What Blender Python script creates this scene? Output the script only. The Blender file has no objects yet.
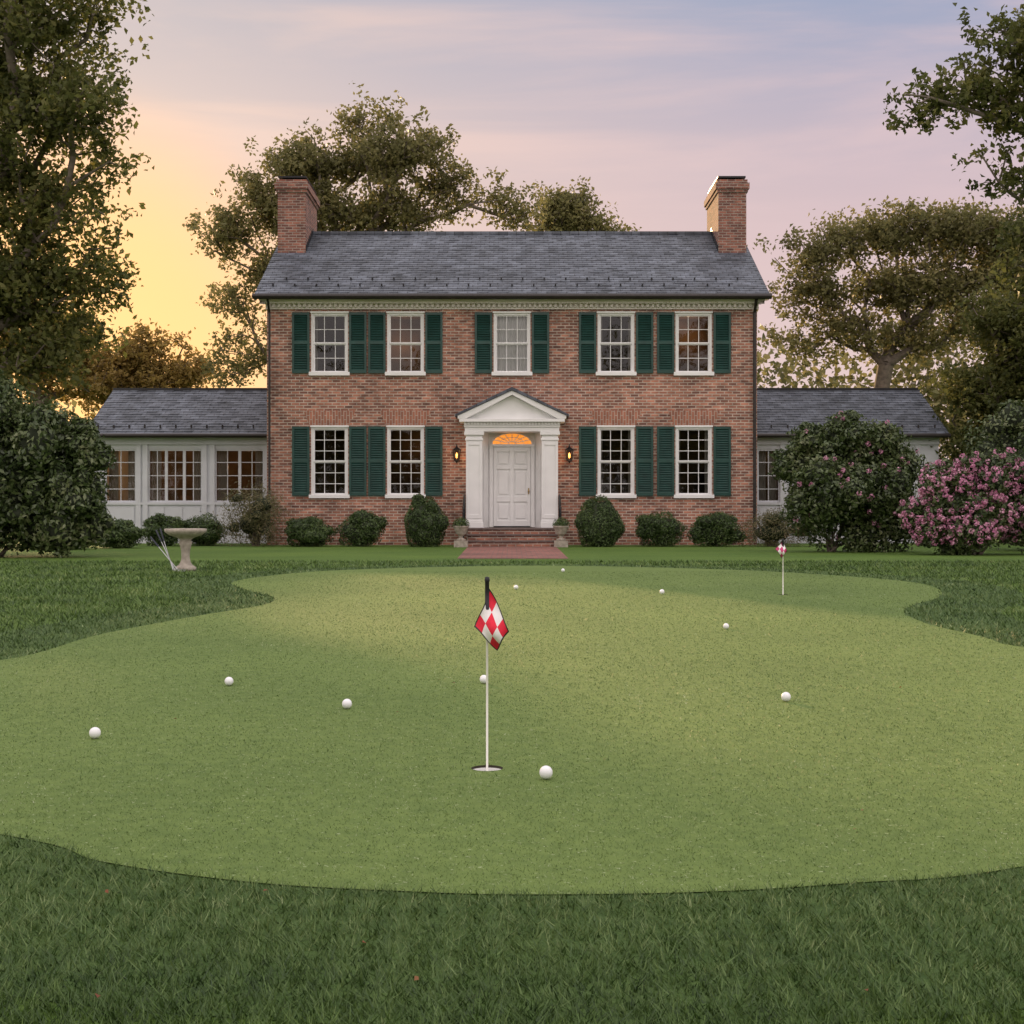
import bpy, math, random
import numpy as np
from mathutils import Vector
random.seed(5); R=np.random.RandomState(11)
scene=bpy.context.scene
F=1368.0; H=0.87
def G(px,py):
    d=F*H/(py-512); return ((px-512)*d/F, d)
# ---------------------------------------------------------------- materials
def mat(name):
    m=bpy.data.materials.new(name); m.use_nodes=True
    nt=m.node_tree; b=nt.nodes['Principled BSDF']
    return m,nt,b
def N(nt,t,**k):
    n=nt.nodes.new(t)
    for a,v in k.items(): setattr(n,a,v)
    return n
def c4(c): return (c[0],c[1],c[2],1)
def simple(name,col,rough=0.6,metal=0.0,var=0.12,scale=12,bump=0.0,emit=None,es=0):
    m,nt,b=mat(name)
    tc=N(nt,'ShaderNodeTexCoord'); nz=N(nt,'ShaderNodeTexNoise'); nz.inputs['Scale'].default_value=scale; nz.inputs['Detail'].default_value=6
    nt.links.new(tc.outputs['Object'],nz.inputs['Vector'])
    mr=N(nt,'ShaderNodeMapRange'); mr.inputs[1].default_value=.25; mr.inputs[2].default_value=.75; mr.inputs[3].default_value=1-var; mr.inputs[4].default_value=1+var
    nt.links.new(nz.outputs[0],mr.inputs[0])
    mx=N(nt,'ShaderNodeVectorMath',operation='SCALE'); mx.inputs[0].default_value=col
    nt.links.new(mr.outputs[0],mx.inputs['Scale']); nt.links.new(mx.outputs[0],b.inputs['Base Color'])
    b.inputs['Roughness'].default_value=rough; b.inputs['Metallic'].default_value=metal
    if bump:
        bp=N(nt,'ShaderNodeBump'); bp.inputs['Strength'].default_value=bump; bp.inputs['Distance'].default_value=.01
        nt.links.new(nz.outputs[0],bp.inputs['Height']); nt.links.new(bp.outputs[0],b.inputs['Normal'])
    if emit:
        b.inputs['Emission Color'].default_value=c4(emit); b.inputs['Emission Strength'].default_value=es
    return m
def brickmat(name,c1,c2,mortar,bw=.215,rh=.075,ms=.009,mode='wall',rough=.85,bump=.6,var=.35):
    m,nt,b=mat(name); L=nt.links.new
    tc=N(nt,'ShaderNodeTexCoord'); sp=N(nt,'ShaderNodeSeparateXYZ'); L(tc.outputs['Object'],sp.inputs[0])
    cb=N(nt,'ShaderNodeCombineXYZ')
    if mode=='wall':
        ad=N(nt,'ShaderNodeMath',operation='ADD'); L(sp.outputs[0],ad.inputs[0]); L(sp.outputs[1],ad.inputs[1]); L(ad.outputs[0],cb.inputs[0]); L(sp.outputs[2],cb.inputs[1])
    elif mode=='soldier':
        L(sp.outputs[2],cb.inputs[0]); L(sp.outputs[0],cb.inputs[1])
    else:
        L(sp.outputs[0],cb.inputs[0]); L(sp.outputs[1],cb.inputs[1])
    bt=N(nt,'ShaderNodeTexBrick'); L(cb.outputs[0],bt.inputs['Vector'])
    bt.inputs['Scale'].default_value=1; bt.inputs['Brick Width'].default_value=bw; bt.inputs['Row Height'].default_value=rh; bt.inputs['Mortar Size'].default_value=ms
    bt.inputs['Mortar Smooth'].default_value=.2; bt.inputs['Bias'].default_value=0
    bt.inputs['Color1'].default_value=c4(c1); bt.inputs['Color2'].default_value=c4(c2); bt.inputs['Mortar'].default_value=c4(mortar)
    n1=N(nt,'ShaderNodeTexNoise'); n1.inputs['Scale'].default_value=.7; n1.inputs['Detail'].default_value=8; L(tc.outputs['Object'],n1.inputs['Vector'])
    mp=N(nt,'ShaderNodeMapping'); mp.inputs['Scale'].default_value=(1/bw*.8,1/rh*.8,1); L(cb.outputs[0],mp.inputs[0])
    n2=N(nt,'ShaderNodeTexNoise'); n2.inputs['Scale'].default_value=1.0; n2.inputs['Detail'].default_value=1; L(mp.outputs[0],n2.inputs['Vector'])
    a=N(nt,'ShaderNodeMath',operation='ADD'); L(n1.outputs[0],a.inputs[0]); L(n2.outputs[0],a.inputs[1])
    mr=N(nt,'ShaderNodeMapRange'); mr.inputs[1].default_value=.6; mr.inputs[2].default_value=1.4; mr.inputs[3].default_value=1-var; mr.inputs[4].default_value=1+var; L(a.outputs[0],mr.inputs[0])
    s=N(nt,'ShaderNodeVectorMath',operation='SCALE'); L(bt.outputs['Color'],s.inputs[0]); L(mr.outputs[0],s.inputs['Scale'])
    L(s.outputs[0],b.inputs['Base Color']); b.inputs['Roughness'].default_value=rough
    inv=N(nt,'ShaderNodeMath',operation='SUBTRACT'); inv.inputs[0].default_value=1; L(bt.outputs['Fac'],inv.inputs[1])
    bp=N(nt,'ShaderNodeBump'); bp.inputs['Strength'].default_value=bump; bp.inputs['Distance'].default_value=.01; L(inv.outputs[0],bp.inputs['Height']); L(bp.outputs[0],b.inputs['Normal'])
    return m
def leafmat(name,cols,trans=.35,rough=.5,spec=.3):
    m,nt,b=mat(name); L=nt.links.new
    at=N(nt,'ShaderNodeAttribute',attribute_name='rnd'); rp=N(nt,'ShaderNodeValToRGB')
    el=rp.color_ramp.elements
    while len(el)<len(cols): el.new(.5)
    for i,c in enumerate(cols): el[i].position=i/(len(cols)-1); el[i].color=c4(c)
    tc=N(nt,'ShaderNodeTexCoord'); nz=N(nt,'ShaderNodeTexNoise'); nz.inputs['Scale'].default_value=.9; nz.inputs['Detail'].default_value=3; L(tc.outputs['Object'],nz.inputs['Vector'])
    a=N(nt,'ShaderNodeMath',operation='MULTIPLY_ADD'); L(nz.outputs[0],a.inputs[0]); a.inputs[1].default_value=.9; a.inputs[2].default_value=-.45
    a2=N(nt,'ShaderNodeMath',operation='ADD'); a2.use_clamp=True; L(at.outputs['Fac'],a2.inputs[0]); L(a.outputs[0],a2.inputs[1]); L(a2.outputs[0],rp.inputs[0])
    L(rp.outputs[0],b.inputs['Base Color']); b.inputs['Roughness'].default_value=rough; b.inputs['Specular IOR Level'].default_value=spec
    if trans>0:
        tr=N(nt,'ShaderNodeBsdfTranslucent'); L(rp.outputs[0],tr.inputs[0]); mx=N(nt,'ShaderNodeMixShader'); mx.inputs[0].default_value=trans
        L(b.outputs[0],mx.inputs[1]); L(tr.outputs[0],mx.inputs[2]); L(mx.outputs[0],nt.nodes['Material Output'].inputs[0])
    return m
def groundmat(name,dark,light,speck=None,fine=220,patch=.6,bump=.5,bd=.01,contrast=.18):
    m,nt,b=mat(name); L=nt.links.new
    tc=N(nt,'ShaderNodeTexCoord')
    def nz(s,d=5):
        n=N(nt,'ShaderNodeTexNoise'); n.inputs['Scale'].default_value=s; n.inputs['Detail'].default_value=d; L(tc.outputs['Object'],n.inputs['Vector']); return n
    a=nz(fine,3); p=nz(patch,4); q=nz(14,5)
    s1=N(nt,'ShaderNodeMath',operation='ADD'); L(a.outputs[0],s1.inputs[0]); L(p.outputs[0],s1.inputs[1])
    s2=N(nt,'ShaderNodeMath',operation='ADD'); L(s1.outputs[0],s2.inputs[0]); L(q.outputs[0],s2.inputs[1])
    mr=N(nt,'ShaderNodeMapRange'); mr.inputs[1].default_value=1.5-contrast*2; mr.inputs[2].default_value=1.5+contrast*2; L(s2.outputs[0],mr.inputs[0])
    mx=N(nt,'ShaderNodeMix',data_type='RGBA'); mx.inputs[6].default_value=c4(dark); mx.inputs[7].default_value=c4(light); L(mr.outputs[0],mx.inputs[0])
    out=mx.outputs[2]
    if speck:
        sn=nz(70,2); g=N(nt,'ShaderNodeMapRange'); g.inputs[1].default_value=.66; g.inputs[2].default_value=.74; L(sn.outputs[0],g.inputs[0])
        m2=N(nt,'ShaderNodeMix',data_type='RGBA'); L(g.outputs[0],m2.inputs[0]); L(out,m2.inputs[6]); m2.inputs[7].default_value=c4(speck); out=m2.outputs[2]
    L(out,b.inputs['Base Color']); b.inputs['Roughness'].default_value=.85; b.inputs['Specular IOR Level'].default_value=.2
    bp=N(nt,'ShaderNodeBump'); bp.inputs['Strength'].default_value=bump; bp.inputs['Distance'].default_value=bd; L(s1.outputs[0],bp.inputs['Height']); L(bp.outputs[0],b.inputs['Normal'])
    return m
M_brick=brickmat('brick',(.43,.185,.122),(.15,.066,.050),(.43,.36,.30),ms=.012,var=.6)
M_chim=brickmat('chimney_brick',(.31,.125,.085),(.12,.052,.042),(.30,.24,.20),ms=.011,var=.5)
M_soldier=brickmat('brick_arch',(.40,.165,.105),(.27,.115,.078),(.40,.33,.28),bw=.22,rh=.075,mode='soldier',var=.35)
M_path=brickmat('brick_paving',(.30,.115,.09),(.17,.07,.058),(.12,.09,.07),bw=.2,rh=.1,mode='flat',var=.5)
M_slate=brickmat('slate',(.125,.142,.176),(.055,.064,.083),(.015,.015,.018),bw=.26,rh=.1533,ms=.008,mode='flat',rough=.55,bump=.5,var=.6)
M_white=simple('white_paint',(.84,.84,.84),.45,var=.05,scale=3)
M_cream=simple('cream_trim',(.74,.69,.66),.5,var=.08,scale=4)
M_shut=simple('shutter_green',(.013,.058,.048),.4,var=.25,scale=5)
M_dark=simple('dark_metal',(.02,.02,.022),.4,metal=.6,var=.1)
M_copper=simple('gutter_metal',(.035,.03,.028),.4,metal=.5,var=.2)
M_stone=simple('cast_stone',(.36,.32,.27),.9,var=.35,scale=14,bump=.6)
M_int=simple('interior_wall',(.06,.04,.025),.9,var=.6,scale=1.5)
M_curt=simple('curtain',(.36,.33,.29),.9,var=.1,scale=6)
M_blind=simple('window_blind',(.78,.76,.74),.9,var=.06,scale=6)
M_fan=simple('fanlight_glass',(.8,.35,.06),.3,var=.5,scale=9,emit=(1,.33,.04),es=.75)
M_bulb=simple('lantern_flame',(.9,.5,.2),.4,emit=(1,.38,.08),es=2.5)
M_brass=simple('brass',(.35,.24,.09),.35,metal=1)
M_glass,nt,b=mat('window_glass')
nt.nodes.remove(b); g=N(nt,'ShaderNodeBsdfGlossy'); g.inputs['Roughness'].default_value=.02; t=N(nt,'ShaderNodeBsdfTransparent'); t.inputs[0].default_value=(.8,.82,.82,1)
fr=N(nt,'ShaderNodeFresnel'); fr.inputs[0].default_value=1.55; mx=N(nt,'ShaderNodeMixShader')
tc=N(nt,'ShaderNodeTexCoord'); nz=N(nt,'ShaderNodeTexNoise'); nz.inputs['Scale'].default_value=1.6; nt.links.new(tc.outputs['Object'],nz.inputs['Vector'])
bp=N(nt,'ShaderNodeBump'); bp.inputs['Strength'].default_value=.35; bp.inputs['Distance'].default_value=.03; nt.links.new(nz.outputs[0],bp.inputs['Height']); nt.links.new(bp.outputs[0],g.inputs['Normal'])
nt.links.new(fr.outputs[0],mx.inputs[0]); nt.links.new(t.outputs[0],mx.inputs[1]); nt.links.new(g.outputs[0],mx.inputs[2]); nt.links.new(mx.outputs[0],nt.nodes['Material Output'].inputs[0])
M_bark=simple('bark',(.14,.115,.09),.95,var=.4,scale=9,bump=.8)
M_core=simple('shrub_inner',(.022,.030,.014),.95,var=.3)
# ---------------------------------------------------------------- mesh helpers
def link(o,parent=None):
    scene.collection.objects.link(o)
    if parent: o.parent=parent
    return o
def empty(name,loc=(0,0,0)):
    e=bpy.data.objects.new(name,None); e.empty_display_size=.3; e.location=loc; scene.collection.objects.link(e); return e
class MB:
    def __init__(s): s.v=[]; s.f=[]; s.m=[]; s.k=0
    def mat(s,k): s.k=k; return s
    def poly(s,pts):
        i=len(s.v); s.v+= [tuple(p) for p in pts]; s.f.append(tuple(range(i,i+len(pts)))); s.m.append(s.k)
    def box(s,x0,x1,y0,y1,z0,z1):
        i=len(s.v); s.v+=[(x0,y0,z0),(x1,y0,z0),(x1,y1,z0),(x0,y1,z0),(x0,y0,z1),(x1,y0,z1),(x1,y1,z1),(x0,y1,z1)]
        for f in [(0,3,2,1),(4,5,6,7),(0,1,5,4),(1,2,6,5),(2,3,7,6),(3,0,4,7)]: s.f.append(tuple(i+a for a in f)); s.m.append(s.k)
    def prism(s,poly2,y0,y1):
        i=len(s.v); n=len(poly2)
        s.v+=[(x,y0,z) for x,z in poly2]+[(x,y1,z) for x,z in poly2]
        s.f.append(tuple(range(i,i+n))); s.m.append(s.k); s.f.append(tuple(range(i+2*n-1,i+n-1,-1))); s.m.append(s.k)
        for a in range(n):
            b=(a+1)%n; s.f.append((i+a,i+n+a,i+n+b,i+b)); s.m.append(s.k)
    def lathe(s,prof,c=(0,0,0),n=24):
        i=len(s.v)
        for r,z in prof:
            for a in range(n):
                t=2*math.pi*a/n; s.v.append((c[0]+r*math.cos(t),c[1]+r*math.sin(t),c[2]+z))
        for k in range(len(prof)-1):
            for a in range(n):
                b=(a+1)%n; s.f.append((i+k*n+a,i+k*n+b,i+(k+1)*n+b,i+(k+1)*n+a)); s.m.append(s.k)
    def tube(s,pts,rs,n=8):
        pts=[Vector(p) for p in pts]
        if not hasattr(rs,'__len__'): rs=[rs]*len(pts)
        i=len(s.v)
        for k,p in enumerate(pts):
            d=(pts[min(k+1,len(pts)-1)]-pts[max(k-1,0)]).normalized()
            a=d.cross(Vector((0,0,1)) if abs(d.z)<.9 else Vector((1,0,0))).normalized(); b=d.cross(a)
            for j in range(n):
                t=2*math.pi*j/n; q=p+(a*math.cos(t)+b*math.sin(t))*rs[k]; s.v.append(tuple(q))
        for k in range(len(pts)-1):
            for j in range(n):
                l=(j+1)%n; s.f.append((i+k*n+j,i+k*n+l,i+(k+1)*n+l,i+(k+1)*n+j)); s.m.append(s.k)
        s.f.append(tuple(range(i,i+n))); s.m.append(s.k); e=i+(len(pts)-1)*n; s.f.append(tuple(range(e+n-1,e-1,-1))); s.m.append(s.k)
    def build(s,name,mats,parent=None,smooth=False,bevel=0,loc=None):
        me=bpy.data.meshes.new(name); me.from_pydata(s.v,[],s.f); 
        for m in (mats if isinstance(mats,list) else [mats]): me.materials.append(m)
        me.polygons.foreach_set('material_index',s.m)
        if smooth: me.polygons.foreach_set('use_smooth',[True]*len(s.f))
        me.update(); o=bpy.data.objects.new(name,me); link(o,parent)
        if loc: o.location=loc
        if bevel:
            bv=o.modifiers.new('b','BEVEL'); bv.width=bevel; bv.segments=2; bv.limit_method='ANGLE'
        return o
def npmesh(name,co,nv,mats,parent=None,rnd=None,smooth=False,faces=None):
    me=bpy.data.meshes.new(name); co=np.ascontiguousarray(co,dtype=np.float32)
    if faces is None: faces=np.arange(len(co)).reshape(-1,nv)
    m,k=faces.shape
    me.vertices.add(len(co)); me.vertices.foreach_set('co',co.ravel())
    me.loops.add(m*k); me.loops.foreach_set('vertex_index',faces.astype(np.int32).ravel())
    me.polygons.add(m); me.polygons.foreach_set('loop_start',(np.arange(m)*k).astype(np.int32))
    for x in mats: me.materials.append(x)
    me.update(calc_edges=True)
    if rnd is not None:
        a=me.attributes.new('rnd','FLOAT','FACE'); a.data.foreach_set('value',rnd.astype(np.float32))
    if smooth: me.polygons.foreach_set('use_smooth',np.ones(m,dtype=bool))
    o=bpy.data.objects.new(name,me); link(o,parent); return o
def leafquads(c,nrm,size,asp=.55):
    n=len(c); nrm=nrm/np.linalg.norm(nrm,axis=1,keepdims=True)
    r=R.normal(size=(n,3)); a=np.cross(nrm,r); a/=np.linalg.norm(a,axis=1,keepdims=True)+1e-9; b=np.cross(nrm,a)
    s=size[:,None]; fold=nrm*s*.18
    v=np.stack([c-a*s*.5,c+b*s*.5*asp+fold-a*s*.05,c+a*s*.5,c-b*s*.5*asp+fold-a*s*.05],axis=1)
    return v.reshape(-1,3)
def tubes(P,Q,rp,rq,n=5):
    d=Q-P; d/=np.linalg.norm(d,axis=1,keepdims=True)+1e-9
    ref=np.where(np.abs(d[:,2:3])<.9,np.array([[0,0,1.]]),np.array([[1.,0,0]]))
    a=np.cross(d,ref); a/=np.linalg.norm(a,axis=1,keepdims=True); b=np.cross(d,a)
    t=np.arange(n)*2*np.pi/n; ring=a[:,None]*np.cos(t)[None,:,None]+b[:,None]*np.sin(t)[None,:,None]
    A=P[:,None]+ring*rp[:,None,None]; B=Q[:,None]+ring*rq[:,None,None]
    v=np.concatenate([A,B],axis=1); m=len(P)
    base=(np.arange(m)*2*n)[:,None,None]; j=np.arange(n); l=(j+1)%n
    f=np.stack([j,l,l+n,j+n],axis=1)[None]+base
    return v.reshape(-1,3),f.reshape(-1,4)
def snoise(p,s,ph):
    x,y,z=p[:,0]/s,p[:,1]/s,p[:,2]/s
    return (np.sin(x*3.1+ph+1.7*np.sin(z*2.3+ph))+np.sin(z*3.7-ph+1.3*np.sin(y*2.1))+np.sin(y*2.9+2*ph+1.5*np.sin(x*1.9)))/3
def make_tree(name,base,lobes,npts,lper,lsize,trunk_r,lmat,cr=.5,fork=None,up=.3,hole=-.12,hs=1.8,grow=1.0):
    e=empty(name,base)
    bx=np.array(base); lo=np.array(lobes,float)
    vol=lo[:,3]*lo[:,4]*lo[:,5]; vol=vol**.8; big=npts*3; idx=R.choice(len(lo),big,p=vol/vol.sum())
    u=R.normal(size=(big,3)); u/=np.linalg.norm(u,axis=1,keepdims=True); rr=R.uniform(0.05,1,big)**(1/2.4)*R.uniform(.85,1.14,big)
    pts=lo[idx,:3]+u*rr[:,None]*lo[idx,3:]*grow
    ok=snoise(pts,hs,bx[0])>hole; pts=pts[ok][:npts]; npts=len(pts)
    cen=pts.mean(0)
    if fork is None: fork=(bx[0]*.6+cen[0]*.4,bx[1]*.6+cen[1]*.4,max(1.5,pts[:,2].min()*.9))
    nodes=[]; par=[]; pl=[]
    K=8; fk=np.array(fork); top=cen
    for k in range(K+1):
        t=k/K; p=bx*(1-t)+fk*t+R.normal(size=3)*[.06,.06,0]; nodes.append(p); par.append(k-1); pl.append(0)
    for k in range(1,5):
        t=k/5; p=fk*(1-t)+top*t+R.normal(size=3)*.15; nodes.append(p); par.append(len(nodes)-2); pl.append(np.linalg.norm(top-fk)*t)
    order=np.argsort(np.linalg.norm(pts-fk,axis=1))
    cap=npts*14+50; A=np.zeros((cap,3)); PLN=np.zeros(cap); n=len(nodes); A[:n]=nodes; PLN[:n]=pl; s0=K
    for i in order:
        p=pts[i]; dv=A[s0:n]-p; dist=np.linalg.norm(dv,axis=1); cost=dist+.42*PLN[s0:n]+np.maximum(0,dv[:,2])*.5
        j=int(np.argmin(cost))+s0; L=dist[j-s0]; m=max(1,min(10,int(L/.7))); q=A[j].copy(); pr=j
        off=R.normal(size=3)*L*.07; off[2]+=L*.06
        for k in range(1,m+1):
            t=k/m; x=q*(1-t)+p*t+off*math.sin(math.pi*t)+(R.normal(size=3)*.05 if k<m else 0)
            A[n]=x; par.append(pr); PLN[n]=PLN[pr]+L/m; pr=n; n+=1
    par=np.array(par); A=A[:n]; w=np.zeros(n); 
    haschild=np.zeros(n,bool); haschild[par[1:]]=True; w[~haschild]=1
    for i in range(n-1,0,-1): w[par[i]]+=w[i]
    r=np.maximum(trunk_r*(w/w[0])**.55,.012); r[0]*=1.35; r[1]*=1.1
    v,f=tubes(A[par[1:]],A[1:],np.minimum(r[par[1:]],r[1:]*1.6+.01),r[1:],6)
    npmesh('trunk_and_limbs',v-bx,4,[M_bark],e,faces=f,smooth=True)
    keep=pts; nn=len(keep)*lper; k=3
    offs=R.normal(size=(len(keep),k,3))*cr*[1,1,.55]
    ch=R.randint(0,k,size=nn); ci=np.repeat(np.arange(len(keep)),lper)
    c=keep[ci]+offs[ci,ch]+R.normal(size=(nn,3))*cr*.36
    nr=R.normal(size=(nn,3)); nr[:,2]+=up*2
    sz=R.uniform(.6,1.25,nn)*lsize
    clump=R.uniform(0,1,len(keep))[ci]
    rnd=np.clip(.55*clump+.45*R.uniform(size=nn),0,1)
    npmesh('foliage',leafquads(c,nr,sz,.6)-bx,4,[lmat],e,rnd=rnd)
    return e
def make_shrub(name,base,lobes,count,lsize,lmat,rough=.12,core=.82,asp=.5,flowers=None,spiky=0,sub=0,subr=.32,shrink=1.0,g0=.72,g1=.95):
    e=empty(name,base); bx=np.array(base); lo=[list(l) for l in lobes]
    main=[list(l) for l in lo]
    for l in lo: l[3]*=shrink; l[4]*=shrink; l[5]*=shrink
    for l in main:
        for k in range(sub):
            u=R.normal(size=3); u/=np.linalg.norm(u); u[1]=-abs(u[1]); 
            s=R.uniform(.6,1.3)*subr; g=R.uniform(g0,g1)
            z=l[2]+u[2]*l[5]*g
            if z<.25: continue
            lo.append([l[0]+u[0]*l[3]*g,l[1]+u[1]*l[4]*g,z,l[3]*s,l[4]*s,l[5]*s*R.uniform(.7,1.1)])
    lo=np.array(lo,float)
    area=(lo[:,3]*lo[:,5]); idx=R.choice(len(lo),count,p=area/area.sum())
    u=R.normal(size=(count,3)); u/=np.linalg.norm(u,axis=1,keepdims=True)
    fr=1+ .5*rough*(np.sin(u[:,0]*7+idx)+np.sin(u[:,1]*9+idx*2)+np.sin(u[:,2]*8+idx*3))
    rad=fr*(1-np.abs(R.normal(size=count))*rough)+(R.uniform(size=count)**6)*spiky
    c=lo[idx,:3]+u*rad[:,None]*lo[idx,3:]
    ok=c[:,2]>.01; c=c[ok]; u=u[ok]; n=len(c)
    nr=u+R.normal(size=(n,3))*.7; nr[:,2]+=.3
    clump=.5+.5*snoise(c,.5,bx[0])
    rnd=np.clip(.4*clump+.6*R.uniform(size=n),0,1)
    npmesh('foliage',leafquads(c,nr,R.uniform(.6,1.3,n)*lsize,asp)-bx,4,[lmat],e,rnd=rnd)
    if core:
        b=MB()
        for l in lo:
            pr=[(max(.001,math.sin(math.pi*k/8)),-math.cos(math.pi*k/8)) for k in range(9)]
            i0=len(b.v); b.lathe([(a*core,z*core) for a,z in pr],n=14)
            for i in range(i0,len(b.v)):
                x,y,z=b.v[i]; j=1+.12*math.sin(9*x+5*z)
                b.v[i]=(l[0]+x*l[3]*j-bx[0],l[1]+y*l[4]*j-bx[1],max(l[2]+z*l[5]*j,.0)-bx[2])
        b.build('dark_core',M_core,e,smooth=True)  # solid dark filler inside the leaf shell, not modelled branches
    b=MB()
    for k in range(10):
        l=lo[k%len(main)]; a=random.uniform(0,6.28)
        b.tube([(random.uniform(-.1,.1),random.uniform(-.1,.1),0),(l[0]-bx[0]+.5*l[3]*math.cos(a),l[1]-bx[1]+.5*l[4]*math.sin(a),l[2]+.6*l[5])],[.03,.01],5)
    b.build('stems',M_bark,e)
    if flowers:
        fm,fn,fs=flowers; id2=R.choice(len(lo),fn,p=area/area.sum()); uu=R.normal(size=(fn,3)); uu[:,1]=-np.abs(uu[:,1])*1; uu/=np.linalg.norm(uu,axis=1,keepdims=True)
        cc=lo[id2,:3]+uu*lo[id2,3:]*R.uniform(1.0,1.14,fn)[:,None]; cc=cc[cc[:,2]>.25]
        cc=np.repeat(cc,16,axis=0); nn=len(cc); d=R.normal(size=(nn,3)); d/=np.linalg.norm(d,axis=1,keepdims=True)
        npmesh('blossoms',leafquads(cc+d*fs*.9,d+R.normal(size=(nn,3))*.3,R.uniform(.7,1.2,nn)*fs,.8)-bx,4,[fm],e,rnd=R.uniform(size=nn))
    return e
# ---------------------------------------------------------------- ground
def spline(pts,sub=10):
    n=len(pts); out=[]
    P=[Vector((p[0],p[1])) for p in pts]
    for i in range(n):
        p0,p1,p2,p3=P[(i-1)%n],P[i],P[(i+1)%n],P[(i+2)%n]
        for k in range(sub):
            t=k/sub
            q=.5*((2*p1)+(-p0+p2)*t+(2*p0-5*p1+4*p2-p3)*t*t+(-p0+3*p1-3*p2+p3)*t**3); out.append((q.x,q.y))
    return out
gp=[G(250,884),G(400,893),G(520,896.5),G(700,894),G(850,885),G(1024,868),(2.4,4.1),(3.6,5.2),(3.95,7.0),G(1024,648),G(985,638),G(930,625),G(904,613),G(915,605),G(938,598),G(938,589),G(900,581),G(800,573.5),G(700,569),G(560,566),
    G(450,567),G(330,571),G(262,577),G(232,583),G(245,590),G(274,598),G(262,605.5),G(200,616),G(100,635),G(0,661),(-3.9,7.4),(-4.1,5.8),(-3.0,4.5),G(0,836),G(100,863)]
green=spline(gp,sub=8)
def offset(poly,w):
    n=len(poly); out=[]
    for i in range(n):
        a=Vector(poly[(i-2)%n]); b=Vector(poly[(i+2)%n]); d=(b-a).normalized(); nrm=Vector((d.y,-d.x)); p=Vector(poly[i])+nrm*w; out.append((p.x,p.y))
    return out
ar=sum(green[i][0]*green[(i+1)%len(green)][1]-green[(i+1)%len(green)][0]*green[i][1] for i in range(len(green)))
if ar<0: green.reverse()
FWD=.80
fr_pts=offset(green,FWD)
ga=np.array(green); fringe=[p for p in fr_pts if np.min(np.hypot(ga[:,0]-p[0],ga[:,1]-p[1]))>FWD*.95]
for _ in range(3):
    fringe=[((fringe[i-1][0]+2*fringe[i][0]+fringe[(i+1)%len(fringe)][0])/4,(fringe[i-1][1]+2*fringe[i][1]+fringe[(i+1)%len(fringe)][1])/4) for i in range(len(fringe))]
def inpoly(x,y,poly):
    p=np.array(poly); ins=np.zeros(len(x),bool); n=len(p); j=n-1
    for i in range(n):
        xi,yi=p[i]; xj,yj=p[j]
        c=((yi>y)!=(yj>y)); 
        with np.errstate(divide='ignore',invalid='ignore'): xx=(xj-xi)*(y-yi)/(yj-yi+1e-12)+xi
        ins^=c&(x<xx); j=i
    return ins
import bmesh
cups=[(-.084,4.62),((783-512)*14.35/F,14.35)]
CR=.054
def sheet(name,outer,z,m):
    bm=bmesh.new(); edges=[]
    for loop in [outer]+[[(c[0]+CR*math.cos(2*math.pi*k/32),c[1]+CR*math.sin(2*math.pi*k/32)) for k in range(32)] for c in cups]:
        vs=[bm.verts.new((p[0],p[1],z)) for p in loop]
        for i in range(len(vs)): edges.append(bm.edges.new((vs[i],vs[(i+1)%len(vs)])))
    bmesh.ops.triangle_fill(bm,use_beauty=True,use_dissolve=False,edges=edges,normal=(0,0,1))
    for f in bm.faces:
        if f.normal.z<0: f.normal_flip()
    me=bpy.data.meshes.new(name); bm.to_mesh(me); bm.free(); me.materials.append(m)
    return link(bpy.data.objects.new(name,me))
M_lawn=groundmat('lawn_ground',(.052,.110,.018),(.125,.205,.036),fine=60,patch=.35,bump=.8,bd=.03)
M_fringe=groundmat('fringe_ground',(.036,.075,.018),(.080,.135,.034),fine=110,patch=.7,bump=.7,bd=.015)
M_green=groundmat('green_ground',(.085,.138,.034),(.155,.222,.058),speck=(.30,.36,.19),fine=230,patch=.5,bump=.5,bd=.005,contrast=.2)
sheet('ground',[(-600,-90),(600,-90),(600,1500),(-600,1500)],0,M_lawn)
sheet('fringe',fringe,.002,M_fringe)
sheet('putting_green',green,.005,M_green)
def blades(name,x,y,z,h,w,m,lean=.5,pw=1.3,cw=.35,cs=.05):
    n=len(x); th=R.uniform(0,np.pi*2,n); hh=h*R.uniform(.55,1.25,n); ww=w*R.uniform(.7,1.2,n)
    pt=np.stack([x,y,x*0],1)
    b=np.stack([x,y,np.full(n,z)],1); a=np.stack([np.cos(th),np.sin(th),np.zeros(n)],1)
    # neighbouring blades lean together, so the turf forms small tufts
    tl=np.stack([snoise(pt,.045,2),snoise(pt,.05,5)],1)*.8
    ld=R.normal(size=(n,2))*lean+tl*lean*1.2; tip=b+np.stack([ld[:,0]*hh,ld[:,1]*hh,hh],1)
    v=np.stack([b-a*ww[:,None]/2,b+a*ww[:,None]/2,tip],1).reshape(-1,3)
    cl=.5+.5*snoise(pt,cs,1)*.7+.25*snoise(pt,.6,3)
    return npmesh(name,v,3,[m],rnd=np.clip(cw*cl+(1-cw)*R.uniform(size=n)**pw,0,1))
def scat(D0,y0,y1,p=2.0,xw=.55,xc=1.5):
    ys=np.linspace(y0,y1,600); den=D0*(3/ys)**p*(2*xw*ys+2*xc); cum=np.concatenate([[0],np.cumsum((den[1:]+den[:-1])/2*np.diff(ys))])
    n=int(cum[-1]); y=np.interp(R.uniform(0,cum[-1],n),cum,ys); return R.uniform(-1,1,n)*(xw*y+xc),y
M_bl=leafmat('grass_blades',[(.018,.042,.008),(.052,.100,.018),(.100,.165,.034),(.26,.31,.12)],.0)
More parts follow.
